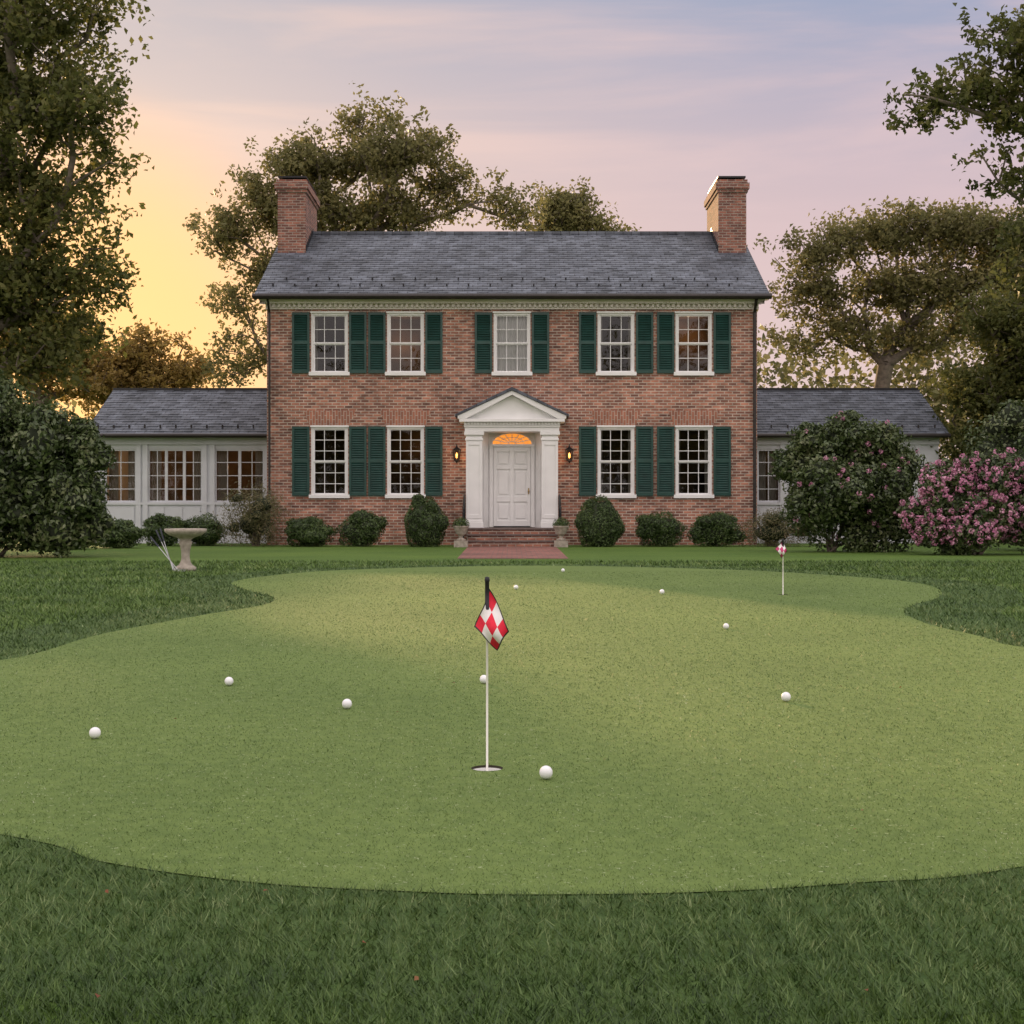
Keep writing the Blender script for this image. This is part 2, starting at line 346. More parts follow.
M_bf=leafmat('fringe_blades',[(.018,.042,.010),(.056,.104,.024),(.105,.165,.044),(.28,.33,.16)],.0)
M_bg=leafmat('green_blades',[(.062,.108,.026),(.108,.168,.040),(.158,.225,.058),(.46,.50,.34)],.0)
x,y=scat(14000,1.8,24); jx=x+R.normal(size=len(x))*.012; jy=y+R.normal(size=len(x))*.010; ig=inpoly(jx,jy,green); jx=x+R.normal(size=len(x))*.06; jy=y+R.normal(size=len(x))*.06; inf=inpoly(jx,jy,fringe)&~ig
wy=lambda y:(np.maximum(y,3)/3)**.85
k=~ig&~inf; blades('lawn_grass',x[k],y[k],.001,.025*wy(y[k])**.35,.0038*wy(y[k]),M_bl,.65,cw=.55)
k=inf; blades('fringe_grass',x[k],y[k],.001,.020*wy(y[k])**.3,.0036*wy(y[k]),M_bf,.65,cw=.5)
x,y=scat(15000,2.9,20); k=inpoly(x+R.normal(size=len(x))*.012,y+R.normal(size=len(x))*.010,green)
for c in cups: k&=np.hypot(x-c[0],y-c[1])>CR+.002
x=x[k];y=y[k]
blades('green_turf',x,y,.005,.0052*wy(y)**.3,.0019*wy(y),M_bg,.7,pw=2.3,cw=.3)
fx=R.uniform(-2,2,18); fy=R.uniform(2.3,7,18); fx[0],fy[0]=(866-512)*2.42/F,2.42; fx[1],fy[1]=(107-512)*3.05/F,3.05
M_fl=leafmat('fallen_leaf',[(.12,.03,.01),(.22,.07,.03),(.25,.14,.05)],.2)
npmesh('fallen_leaves',leafquads(np.stack([fx,fy,np.full(18,.024)],1),R.normal(size=(18,3))*.3+[0,0,1],R.uniform(.008,.018,18),.7),4,[M_fl],rnd=R.uniform(size=18))
# ---------------------------------------------------------------- house
HY=36.0; HX=6.45
def X_(p,d=36.0): return (p-512)*d/F
def Z_(p,d=36.0): return H+(512-p)*d/F
house=empty('brick_house',(0,HY,0)); 
def hb(mb,name,mats,**k):
    mb.v=[(a,b-HY,c) for a,b,c in mb.v]; return mb.build(name,mats,house,**k)
ups=[(X_(a),X_(b)) for a,b in [(311,348),(387,424),(493.5,530.5),(597.5,634.5),(675.5,712)]]
upz=(Z_(374),Z_(312.5)); lowz=(Z_(496.5),Z_(426.5))
ops=[(a,b,upz[0],upz[1],4) for a,b in ups]+[(a,b,lowz[0],lowz[1],6) for i,(a,b) in enumerate(ups) if i!=2]
door=(-.72,.72,.46,3.0,0)
allops=ops+[door]
b=MB()
xs=sorted(set([-HX,HX]+[o[0] for o in allops]+[o[1] for o in allops])); WT=6.35
zs=sorted(set([0,WT]+[o[2] for o in allops]+[o[3] for o in allops]))
for i in range(len(xs)-1):
    for j in range(len(zs)-1):
        cx=(xs[i]+xs[i+1])/2; cz=(zs[j]+zs[j+1])/2
        if any(o[0]<cx<o[1] and o[2]<cz<o[3] for o in allops): continue
        b.poly([(xs[i],HY,zs[j]),(xs[i+1],HY,zs[j]),(xs[i+1],HY,zs[j+1]),(xs[i],HY,zs[j+1])])
for o in allops:
    x0,x1,z0,z1,_=o; y1=HY+.3
    b.poly([(x0,HY,z0),(x0,HY,z1),(x0,y1,z1),(x0,y1,z0)]); b.poly([(x1,HY,z0),(x1,y1,z0),(x1,y1,z1),(x1,HY,z1)])
    b.poly([(x0,HY,z1),(x1,HY,z1),(x1,y1,z1),(x0,y1,z1)]); b.poly([(x0,HY,z0),(x0,y1,z0),(x1,y1,z0),(x1,HY,z0)])
YB=HY+8.4; YR=HY+4.2; EZ=6.5; RZ=9.05
for s in (-1,1):
    b.poly([(s*HX,HY,0),(s*HX,YB,0),(s*HX,YB,WT),(s*HX,YR,RZ-.2),(s*HX,HY,WT)])
b.poly([(-HX,YB,0),(HX,YB,0),(HX,YB,WT),(-HX,YB,WT)])
hb(b,'brick_walls',M_brick)
b=MB()
for o in ops[5:]:
    x0,x1=o[0],o[1]; z=o[3]; b.prism([(x0-.03,z+.033),(x1+.03,z+.033),(x1+.2,z+.42),(x0-.2,z+.42)],HY-.010,HY+.05)
hb(b,'brick_arches',M_soldier)
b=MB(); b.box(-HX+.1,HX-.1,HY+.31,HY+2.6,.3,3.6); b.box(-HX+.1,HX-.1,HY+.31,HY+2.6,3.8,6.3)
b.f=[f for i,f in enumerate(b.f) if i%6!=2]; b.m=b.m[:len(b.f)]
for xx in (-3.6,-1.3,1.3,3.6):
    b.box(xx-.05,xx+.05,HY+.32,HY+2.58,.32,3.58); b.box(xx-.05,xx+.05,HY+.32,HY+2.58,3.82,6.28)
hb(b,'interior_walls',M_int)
fr_=MB(); gl=MB(); cu=MB(); bl=MB(); sh=MB()
def curtain(mb,c0,c1,zz0,zz1,yy):
    k=int((c1-c0)/.02)+2; pts=[(c0+(c1-c0)*i/(k-1), yy+.02*math.sin(i*1.3)) for i in range(k)]
    for i in range(k-1): mb.poly([(pts[i][0],pts[i][1],zz0),(pts[i+1][0],pts[i+1][1],zz0),(pts[i+1][0],pts[i+1][1],zz1),(pts[i][0],pts[i][1],zz1)])
for n,(x0,x1,z0,z1,rows) in enumerate(ops):
    fr_.box(x0-.05,x1+.05,HY-.07,HY+.1,z0-.045,z0+.05)
    y0=HY+.02; fw=.065
    fr_.box(x0,x0+fw,y0,y0+.1,z0+.05,z1); fr_.box(x1-fw,x1,y0,y0+.1,z0+.05,z1); fr_.box(x0+fw,x1-fw,y0,y0+.1,z1-fw,z1)
    fr_.box(x0-.02,x1+.02,HY-.025,HY+.018,z1-.02,z1+.03)
    a0,a1,b0,b1=x0+fw,x1-fw,z0+.05,z1-fw; mid=(b0+b1)/2
    for (lo_,hi_,yy) in ((b0,mid,y0+.065),(mid,b1,y0+.03)):
        s=.03; fr_.box(a0,a0+s,yy,yy+.03,lo_,hi_); fr_.box(a1-s,a1,yy,yy+.03,lo_,hi_)
        fr_.box(a0+s,a1-s,yy,yy+.03,lo_,lo_+.04); fr_.box(a0+s,a1-s,yy,yy+.03,hi_-.03,hi_)
        for k in (1,2):
            xx=a0+(a1-a0)*k/3; fr_.box(xx-.009,xx+.009,yy+.004,yy+.026,lo_+.04,hi_-.03)
        rr=rows//2
        for k in range(1,rr):
            zz=lo_+(hi_-lo_)*k/rr; fr_.box(a0+s,a1-s,yy+.006,yy+.024,zz-.009,zz+.009)
        gl.poly([(a0,yy+.015,lo_),(a1,yy+.015,lo_),(a1,yy+.015,hi_),(a0,yy+.015,hi_)])
    if n==2: curtain(bl,x0,x1,z0+.05,z1,HY+.2)
    elif n in (0,3,7,8):
        wd=random.uniform(.10,.16); curtain(cu,x0-.05,x0+wd,z0,z1,HY+.28); curtain(cu,x1-wd,x1+.05,z0,z1,HY+.28)
    sw=.455
    for (s0,s1) in ((x0-.035-sw,x0-.035),(x1+.035,x1+.035+sw)):
        st=.055; zz0,zz1=z0+.02,z1+.0; ya,yb=HY-.06,HY-.012
        sh.box(s0,s0+st,ya,yb,zz0,zz1); sh.box(s1-st,s1,ya,yb,zz0,zz1)
        mz=(zz0+zz1)/2
        for q0,q1 in ((zz0,zz0+.08),(mz-.04,mz+.04),(zz1-.07,zz1)): sh.box(s0+st,s1-st,ya,yb,q0,q1)
        for q0,q1 in ((zz0+.08,mz-.04),(mz+.04,zz1-.07)):
            k=int((q1-q0)/.06)
            for i in range(k):
                q=q0+(i+.5)*(q1-q0)/k
                sh.poly([(s0+st,ya+.004,q-.028),(s1-st,ya+.004,q-.028),(s1-st,yb-.006,q+.022),(s0+st,yb-.006,q+.022)])
        sh.box(s0+st,s1-st,yb-.004,yb,zz0+.08,zz1-.07)
hb(fr_,'window_frames',M_white,bevel=.004); hb(gl,'window_panes',M_glass); hb(cu,'curtains',M_curt); hb(bl,'window_blind',M_blind); hb(sh,'shutters',M_shut)
def point(name,loc,e,col=(1,.5,.2),r=.08,parent=None):
    l=bpy.data.lights.new(name,'POINT'); l.energy=e; l.color=col; l.shadow_soft_size=r; o=bpy.data.objects.new(name,l); o.location=loc; scene.collection.objects.link(o)
    if parent: o.parent=parent; o.location=Vector(loc)-parent.location
    return o
for (px,py,dy,e) in [(395,335,2.1,16),(700,325,2.1,18),(415,445,2.1,5)]:
    x=X_(px); z=Z_(py); y=HY+dy; point('room_lamp',(x,y,z),e,parent=house)
b=MB(); b.box(-HX-.03,HX+.03,HY-.05,HY-.002,6.20,6.33); b.box(-HX-.10,HX+.10,HY-.20,HY-.0,6.332,6.40); b.box(-HX-.16,HX+.16,HY-.3,HY,6.402,6.44)
k=96
for i in range(k):
    x=-HX+(i+.5)*2*HX/k; b.box(x-.035,x+.035,HY-.125,HY-.052,6.25,6.33)
for s in (-1,1):
    for q in (0,1):
        y0,y1=(HY-.3,YR) if q==0 else (YB+.3,YR); x0=s*(HX+.002); x1=s*(HX+.14)
        b.poly([(x1,y0,6.3),(x1,y1,RZ-.28),(x1,y1,RZ-.05),(x1,y0,6.48)]); b.poly([(x0,y0,6.3),(x0,y1,RZ-.28),(x1,y1,RZ-.28),(x1,y0,6.3)])
hb(b,'cornice',M_cream)
b=MB(); b.tube([(-HX-.3,HY-.42,6.48),(HX+.3,HY-.42,6.48)],.075,10); 
b.tube([(HX-.08,HY-.36,6.42),(HX-.08,HY-.08,6.1),(HX-.08,HY-.08,.1)],.042,8); b.tube([(-HX+.08,HY-.36,6.42),(-HX+.08,HY-.08,6.1),(-HX+.08,HY-.08,.1)],.03,8)
hb(b,'gutters',M_copper)
def roof(mb,x0,x1,ye,ze,yr,zr,n):
    for i in range(n):
        t0=i/n; t1=(i+1)/n
        ya,za=ye+(yr-ye)*t0,ze+(zr-ze)*t0; yb,zb=ye+(yr-ye)*t1,ze+(zr-ze)*t1; h=.022
        x=x0+(.13 if i%2 else 0); first=x0
        while first<x1-1e-4:
            nx=min(x1,(x if x>first else x+.26)); x=nx if nx>first else x
            if nx-first>1e-4:
                hh=h+random.uniform(-.008,.012); dy=random.uniform(-.016,.010)
                mb.poly([(first,ya+dy,za+hh),(nx-.004,ya+dy,za+hh),(nx-.004,yb,zb+.002),(first,yb,zb+.002)]); mb.poly([(first,ya+dy,za-.004),(nx-.004,ya+dy,za-.004),(nx-.004,ya+dy,za+hh),(first,ya+dy,za+hh)])
            first=nx; x=nx+.26
b=MB(); RX=HX+.27
n=int((YR-(HY-.42))/.1533)
roof(b,-RX,RX,YR-n*.1533,EZ,YR,RZ,n); roof(b,-RX,RX,YR+n*.1533,EZ,YR,RZ,n)
for s in (-1,1):
    b.poly([(s*RX,YR-n*.1533,EZ-.06),(s*RX,YR,RZ-.08),(s*RX,YR,RZ+.02),(s*RX,YR-n*.1533,EZ+.02)])
for yy in (1,-1): b.poly([(-RX,YR-yy*n*.1533,EZ-.012),(RX,YR-yy*n*.1533,EZ-.012),(RX,YR,RZ-.012),(-RX,YR,RZ-.012)])
b.box(-RX,RX,YR-.12,YR+.12,RZ-.03,RZ+.045)
hb(b,'slate_roof',M_slate)
b=MB()
for row,t in enumerate((.13,.22)):
    y=HY-.42+(YR-HY+.42)*t; z=EZ+(RZ-EZ)*t+.02
    for i in range(22):
        x=-RX+.4+(i+.5*row)*(2*RX-.8)/22; b.box(x-.02,x+.02,y-.02,y+.03,z,z+.06)
hb(b,'snow_guards',M_dark)
b=MB(); b2=MB()
for s in (-1,1):
    xa,xb=sorted((s*5.83,s*6.62)); ya,yb=38.65,40.9
    b.box(xa,xb,ya,yb,6.0,9.90); b.box(xa-.04,xb+.04,ya-.04,yb+.04,9.901,9.99); b.box(xa-.08,xb+.08,ya-.08,yb+.08,9.991,10.16); b.box(xa-.03,xb+.03,ya-.03,yb+.03,10.161,10.26)
    b2.box(xa+.1,xb-.1,ya+.2,yb-.2,10.261,10.34); b2.box(xa+.0,xb-.0,ya+.1,yb-.1,10.341,10.39)
    xi=s*5.83
    for i in range(7):
        y=ya+i*.22; z=EZ+(RZ-EZ)*min(1,(y-(HY-.42))/(YR-HY+.42)); x=xi-s*.004
        b2.poly([(x,y,z-.1),(x,y+.22,z-.1),(x,y+.22,z+.26),(x,y,z+.26)])
hb(b,'chimneys',M_chim); hb(b2,'chimney_caps',M_dark)
# portico
b=MB(); PY=35.35
for s in (-1,1):
    xa,xb=sorted((s*.77,s*1.19))
    b.box(xa,xb,PY+.02,HY+.02,.46,2.86)
    b.box(xa,xa+.07,PY,PY+.019,.70,2.70); b.box(xb-.07,xb,PY,PY+.019,.70,2.70)
    b.box(xa+.071,xb-.071,PY,PY+.019,.70,.80); b.box(xa+.071,xb-.071,PY,PY+.019,2.60,2.70)
    b.box(xa-.03,xb+.03,PY-.03,HY+.01,.461,.60); b.box(xa-.015,xb+.015,PY-.012,HY+.005,.601,.66)
    b.box(xa-.02,xb+.02,PY-.015,HY+.005,2.72,2.78); b.box(xa-.045,xb+.045,PY-.04,HY+.005,2.861,2.95)
    x0=s*.77; x1=s*.60
    b.poly([(x0,PY+.15,.46),(x1,HY+.12,.46),(x1,HY+.12,2.95),(x0,PY+.15,2.95)])
    for q0,q1 in ((.6,1.1),(1.2,2.4)):
        b.poly([(x0-s*.035,PY+.25,q0),(x1+s*.02,HY+.0,q0),(x1+s*.02,HY+.0,q1),(x0-s*.035,PY+.25,q1)])
b.box(-1.22,1.22,PY-.02,HY+.01,2.951,3.06); b.box(-1.24,1.24,PY-.05,HY+.01,3.061,3.19); b.box(-1.36,1.36,PY-.16,HY+.01,3.191,3.27)
for i in range(30):
    x=-1.2+i*2.4/29; b.box(x-.022,x+.022,PY-.1,PY-.051,3.12,3.189)
AP=4.0
b.prism([(-1.2,3.271),(1.2,3.271),(0,AP-.12)],PY+.04,PY+.1)
for s in (-1,1):
    b.prism([(s*1.40,3.271),(s*1.40,3.35),(0,AP+.0),(0,AP-.11),(s*1.18,3.271)][::s],PY-.16,PY+.1)
b.box(-.75,.75,HY+.10,HY+.2,2.60,2.97) 
hb(b,'portico',M_white,bevel=.006)
b=MB()
for s in (-1,1):
    p=[(s*1.47,3.33),(s*1.47,3.38),(0,AP+.09),(0,AP+.005)]; b.prism(p[::s],PY-.2,HY-.003)
hb(b,'portico_roof',M_slate)
b=MB(); b.box(-.62,.62,HY+.14,HY+.2,.47,2.62)
b.box(-.60,-.5,HY+.05,HY+.139,.47,2.59); b.box(.5,.60,HY+.05,HY+.139,.47,2.59); b.box(-.60,.60,HY+.04,HY+.139,2.591,2.66)
yl=HY+.10
for (q0,q1) in ((-.49,-.40),(-.05,.05),(.40,.49)): b.box(q0,q1,yl,HY+.139,.48,2.585)
for (r0,r1) in ((-.399,-.051),(.051,.399)):
    for (z0_,z1_) in ((.48,.64),(1.14,1.28),(2.0,2.1),(2.46,2.585)): b.box(r0,r1,yl,HY+.139,z0_,z1_)
    for (z0_,z1_) in ((.70,1.08),(1.34,1.94),(2.14,2.42)): b.box(r0+.05,r1-.05,yl+.012,HY+.139,z0_,z1_)
hb(b,'front_door',M_white,bevel=.005)
b=MB(); b.lathe([(.001,-.03),(.022,-.02),(.03,0),(.022,.02),(.001,.03)],(.44,HY+.055,1.42),12); b.box(.425,.455,HY+.088,HY+.098,1.34,1.50); b.mat(1); b.box(-.48,.48,HY+.02,HY+.098,.461,.50); hb(b,'door_hardware',[M_brass,M_dark])
b=MB(); n=20; arc=[(.53*math.cos(math.pi*i/n),2.665+.29*math.sin(math.pi*i/n)) for i in range(n+1)]
b.prism(arc,HY+.07,HY+.098); hb(b,'fanlight',M_fan)
b=MB()
for i in range(1,8):
    a=math.pi*i/8; ca,sa=math.cos(a),math.sin(a); w=.010
    p0=(.1*ca,2.665+.06*sa); p1=(.53*ca,2.665+.29*sa); nx,nz_=-sa*w,ca*w
    b.prism([(p0[0]-nx,p0[1]-nz_),(p0[0]+nx,p0[1]+nz_),(p1[0]+nx,p1[1]+nz_),(p1[0]-nx,p1[1]-nz_)],HY+.055,HY+.069)
b.tube([(x,HY+.066,z) for x,z in arc],.022,6); b.tube([(.1*math.cos(math.pi*i/8),HY+.06,2.665+.06*math.sin(math.pi*i/8)) for i in range(9)],.012,6)
b.tube([(.32*math.cos(math.pi*i/14),HY+.06,2.665+.175*math.sin(math.pi*i/14)) for i in range(15)],.008,6)
hb(b,'fanlight_bars',M_white)
b=MB(); 
for i,(y0,z1) in enumerate(((34.05,.155),(34.4,.31),(34.75,.455))):
    b.box(-1.12,1.12,y0+.03,(36.1 if i==2 else 34.05+.35*(i+1)+.1),0.0+(0 if i==0 else (.156,.311)[i-1]) ,z1-.045)
hb(b,'steps',M_brick)
b=MB()
for i,(y0,z1) in enumerate(((34.05,.155),(34.4,.31),(34.75,.455))): b.box(-1.15,1.15,y0,y0+.40 if i<2 else 35.99,z1-.044,z1)
hb(b,'step_treads',simple('worn_brick_tread',(.13,.095,.085),.8,var=.4,scale=10,bump=.3),bevel=.008)
for s in (-1,1):
    b=MB(); x=s*1.22
    b.tube([(x,34.2,0),(x,34.2,.85),(x,34.25,.95),(x,34.4,1.0),(x,35.0,1.3),(x,35.3,1.32),(x,35.3,.46)],.02,8)
    b.tube([(x,34.6,.3),(x,34.6,1.1)],.01,6); b.tube([(x,34.2,.25),(x,35.3,.62)],.01,6); b.tube([(x,34.2,.95),(x,34.1,.98),(x,34.08,.9)],.016,6)
    hb(b,'handrail',M_dark)
def wing(s,xend,panels):
    w=MB(); WY=38.0; xa,xb=(s*HX,s*xend) 
    x0,x1=min(xa,xb),max(xa,xb)
    oz0,oz1=1.14,2.62
    w.box(x0,x1,WY,WY+.15,0,oz0); w.box(x0,x1,WY,WY+.15,oz1,2.95)
    edges=sorted(panels); cur=x0
    for (p0,p1,_) in edges:
        if p0>cur: w.box(cur,p0,WY-.001,WY+.149,oz0+.001,oz1-.001)
        cur=p1
    if cur<x1: w.box(cur,x1,WY-.001,WY+.149,oz0+.001,oz1-.001)
    w.box(x0,x1,WY-.05,WY-.002,oz0-.07,oz0); w.box(x0,x1,WY-.08,WY-.002,2.741,2.93)
    g_=MB(); it=MB(); cu_=MB()
    for (p0,p1,k) in edges:
        w.box(p0-.14,p0-.001,WY-.045,WY-.003,.3,oz0-.071) ; w.box(p1+.001,p1+.14,WY-.045,WY-.003,.3,oz0-.071)
        w.box(p0-.14,p0-.001,WY-.045,WY-.003,oz0+.001,2.74) ; w.box(p1+.001,p1+.14,WY-.045,WY-.003,oz0+.001,2.74)
        for i in range(k):
            a0=p0+(p1-p0)*i/k; a1=p0+(p1-p0)*(i+1)/k; fw=.04
            w.box(a0,a0+fw,WY+.03,WY+.08,oz0,oz1); w.box(a1-fw,a1,WY+.03,WY+.08,oz0,oz1); w.box(a0+fw,a1-fw,WY+.03,WY+.08,oz0,oz0+.05); w.box(a0+fw,a1-fw,WY+.03,WY+.08,oz1-.05,oz1)
            xm=(a0+a1)/2; w.box(xm-.011,xm+.011,WY+.04,WY+.07,oz0+.05,oz1-.05)
            for q in range(1,4):
                z=oz0+(oz1-oz0)*q/4; w.box(a0+fw,a1-fw,WY+.042,WY+.068,z-.011,z+.011)
            w.box(a0+.05,a1-.05,WY-.02,WY-.003,.35,oz0-.14)
        g_.poly([(p0,WY+.055,oz0),(p1,WY+.055,oz0),(p1,WY+.055,oz1),(p0,WY+.055,oz1)])
        for c0 in (p0+.02,p1-.3):
            for i in range(9): 
                u0=c0+i*.03; yy=WY+.3+.02*(i%2); y2=WY+.3+.02*((i+1)%2); cu_.poly([(u0,yy,1),(u0+.03,y2,1),(u0+.03,y2,2.7),(u0,yy,2.7)])
    it.box(x0+.1,x1-.1,WY+.16,WY+3.4,.1,2.94); it.f=[f for i,f in enumerate(it.f) if i!=2]; it.m=it.m[:len(it.f)]
    for i in range(4): fxx=x0+.6+i*1.25; it.box(fxx,fxx+.7,WY+2.2,WY+2.8,.101,1.0+.35*(i%2))
    w.box(min(s*xend,s*(xend-.15)),max(s*xend,s*(xend-.15)),WY+.15,WY+5,0,2.95); w.box(x0,x1,WY+5,WY+5.15,0,2.95)
    w.poly([(s*xend,WY,2.95),(s*xend,WY+5.15,2.95),(s*xend,WY+2.55,4.4)])
    it.m=[0]*len(it.f)
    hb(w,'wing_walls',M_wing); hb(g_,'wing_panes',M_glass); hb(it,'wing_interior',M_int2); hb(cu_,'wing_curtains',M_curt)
    r_=MB(); ye=WY-.35; yr=WY+2.55; n=19
    xx0,xx1=min(s*(HX+.005),s*(xend+.2)),max(s*(HX+.005),s*(xend+.2))
    roof(r_,xx0,xx1,ye,3.0,yr,4.5,n); roof(r_,xx0,xx1,WY+5.4,3.0,yr,4.5,n); r_.box(xx0,xx1,yr-.1,yr+.1,4.47,4.54)
    for yy in (ye,WY+5.4): r_.poly([(xx0,yy,2.988),(xx1,yy,2.988),(xx1,yr,4.488),(xx0,yr,4.488)])
    r_.poly([(s*(xend+.2),ye,2.95),(s*(xend+.2),yr,4.45),(s*(xend+.2),yr,4.52),(s*(xend+.2),ye,3.02)])
    hb(r_,'wing_roof',M_slate)
    g2=MB(); g2.tube([(xx0,ye-.06,2.97),(xx1,ye-.06,2.97)],.06,8)
    for i in range(12):
        x=xx0+.3+i*(xx1-xx0-.6)/11; g2.box(x-.02,x+.02,ye+.35,ye+.4,3.21,3.29)
    hb(g2,'wing_gutter',M_copper)
M_wing=simple('wing_white_paint',(.60,.62,.66),.5,var=.06,scale=3)
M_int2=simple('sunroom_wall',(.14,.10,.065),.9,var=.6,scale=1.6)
XW=lambda p:(p-512)*38/F
wing(-1,11.6,[(XW(105),XW(136),1),(XW(148),XW(202),3),(XW(215),XW(264),2)])
wing(1,11.85,[(XW(757.5),XW(780),1),(XW(800),XW(850),3),(XW(866),XW(915),3)])
for px,e in ((150,20),(238,16),(770,9)): point('sunroom_lamp',(XW(px),39.6,2.2),e,parent=house)
# ---------------------------------------------------------------- wall lanterns
for px in (457,569):
    b=MB(); c=(X_(px),HY-.2,Z_(455))
    b.box(c[0]-.04,c[0]+.04,HY-.03,HY-.003,c[2]-.1,c[2]+.12); b.tube([(c[0],HY-.03,c[2]+.05),(c[0],HY-.12,c[2]+.26),(c[0],c[1],c[2]+.27),(c[0],c[1],c[2]+.2)],.011,6)
    b.lathe([(.001,.26),(.03,.2),(.12,.13),(.12,.115),(.001,.115)],c,8)
    for k in range(6):
        a=k*math.pi/3; b.tube([(c[0]+.095*math.cos(a),c[1]+.095*math.sin(a),c[2]+.12),(c[0]+.06*math.cos(a),c[1]+.06*math.sin(a),c[2]-.14)],.014,4)
    b.lathe([(.07,-.13),(.075,-.16),(.02,-.19),(.001,-.24)],c,8)
    b.mat(1); b.lathe([(.001,.06),(.025,.02),(.03,-.03),(.02,-.08),(.001,-.10)],c,10)
    o=b.build('wall_lantern',[M_dark,M_bulb]); point('lantern_light',(c[0],c[1]-.14,c[2]-.02),5,parent=o)
M_box=leafmat('boxwood_leaves',[(.030,.056,.018),(.060,.105,.030),(.100,.160,.046),(.17,.23,.08)],.25,rough=.4,spec=.45)
for px in (461,561):
    c=(X_(px,33.9),33.9,0)
    b=MB(); b.box(c[0]-.17,c[0]+.17,c[1]-.17,c[1]+.17,0,.16); b.lathe([(.11,.16),(.12,.19),(.05,.23),(.05,.27),(.12,.33),(.17,.45),(.2,.5),(.2,.53),(.16,.52),(.01,.48)],c,20)
    o=b.build('planter_urn',M_stone,smooth=False)
    n=700; u=R.normal(size=(n,3)); u/=np.linalg.norm(u,axis=1,keepdims=True); u[:,2]=np.abs(u[:,2])
    npmesh('plant',leafquads(np.array([c[0],c[1],.52])+u*[.2,.2,.2]*R.uniform(.5,1.1,(n,1)),u+R.normal(size=(n,3))*.5,R.uniform(.03,.06,n)),4,[M_box],o,rnd=R.uniform(size=n))
b=MB(); b.poly([(-1.02,25.4,.006),(1.05,25.4,.006),(1.1,34.07,.006),(-1.1,34.07,.006)]); b.build('brick_path',M_path)
# ---------------------------------------------------------------- flags, balls, birdbath
M_pole=simple('flagstick_white',(.78,.77,.72),.35,var=.05); M_red=simple('flag_red',(.75,.012,.045),.7,var=.12,scale=60); M_fw=simple('flag_white',(.82,.80,.80),.7,var=.06,scale=60); M_blk=simple('flag_black',(.012,.012,.018),.6)
M_pink=simple('flag_pink',(.50,.05,.17),.7,var=.1,scale=60)
def flag(c,height,corners,s,red,nu=4,nv=3):
    b=MB(); b.mat(0); b.tube([(c[0],c[1],-.09),(c[0],c[1],height)],.0040*s,10)
    b.mat(3); b.tube([(c[0],c[1],height-.10*s),(c[0],c[1],height+.004)],.0075*s,10); b.lathe([(.001,.012*s),(.007*s,.010*s),(.009*s,.0),(.007*s,-.006*s)],(c[0],c[1],height),12)
    b.mat(0); b.lathe([(.007,0),(.012,-.012),(.012,-.06),(.004,-.07)],(c[0],c[1],-.03),12)
    P00,P10,P11,P01=[Vector(q) for q in corners]
    def S(u,v):
        p=P00*(1-u)*(1-v)+P10*u*(1-v)+P11*u*v+P01*(1-u)*v
        y=.016*s*math.sin(u*5.5+v*2.2)+.010*s*math.sin(v*7+1)
        return (c[0]+p.x+.004*s*math.sin(v*5+u*3),c[1]-.014*s+y,height+p.y+.004*s*math.sin(u*6))
    n=24
    for i in range(n):
        for j in range(n):
            u=(i+.5)/n; v=(j+.5)/n
            if min(u,v)<.05 or max(u,v)>.95: k=3
            else: k=1 if (int((u-.05)/.9*nu)+int((v-.05)/.9*nv))%2==0 else 2
            b.mat(k); b.poly([S(i/n,j/n),S((i+1)/n,j/n),S((i+1)/n,(j+1)/n),S(i/n,(j+1)/n)])
    return b.build('golf_flag',[M_pole,red,M_fw,M_blk],smooth=True)
pm=1/297.
rel=lambda px,py:((px-487)*pm,(581-py)*pm)
flag(cups[0],.64,[rel(489,589),rel(509,632),rel(496,652),rel(475,628)],1.0,M_red,3,3)
pm2=1/95.3
rel2=lambda px,py:((px-783.5)*pm2,(540-py)*pm2)
flag(cups[1],.575,[rel2(783,540),rel2(787,551),rel2(782,558),rel2(776,549)],1.3,M_pink,3,3)
M_cup=simple('cup_liner',(.80,.80,.78),.5,var=.05); M_soil=simple('cup_soil',(.035,.03,.018),.9)
for c in cups:
    b=MB(); b.lathe([(CR-.001,-.003),(CR-.003,-.10),(.001,-.10)],(c[0],c[1],0),32); b.mat(1); b.lathe([(CR,.0055),(CR-.001,-.003)],(c[0],c[1],0),32)
    b.build('golf_hole_cup',[M_cup,M_soil])
M_ball,nt,b_=mat('golf_ball'); b_.inputs['Base Color'].default_value=(.84,.85,.88,1); b_.inputs['Roughness'].default_value=.25
tc=N(nt,'ShaderNodeTexCoord'); vo=N(nt,'ShaderNodeTexVoronoi'); vo.inputs['Scale'].default_value=260; nt.links.new(tc.outputs['Object'],vo.inputs['Vector'])
mr=N(nt,'ShaderNodeMapRange'); mr.inputs[1].default_value=0; mr.inputs[2].default_value=.5; nt.links.new(vo.outputs['Distance'],mr.inputs[0])
bp=N(nt,'ShaderNodeBump'); bp.inputs['Strength'].default_value=.5; bp.inputs['Distance'].default_value=.0008; nt.links.new(mr.outputs[0],bp.inputs['Height']); nt.links.new(bp.outputs[0],b_.inputs['Normal'])
for (px,py) in [(95,732.5),(229,681),(347,703.5),(484,679),(546,772),(786,696.5),(726,626),(662,592),(563,570.5),(516,587.5)]:
    r=.0218; d=F*(H-r-.007)/(py-512)
    if d>12: r=.026
    bm=bmesh.new(); bmesh.ops.create_uvsphere(bm,u_segments=32,v_segments=20,radius=r)
    for f in bm.faces: f.smooth=True
    me=bpy.data.meshes.new('golf_ball'); bm.to_mesh(me); bm.free(); me.materials.append(M_ball); o=link(bpy.data.objects.new('golf_ball',me)); o.location=((px-512)*d/F,d,r+.006)
    o.rotation_euler=(random.random()*3,random.random()*3,0)
bx,by=-4.82,20.2
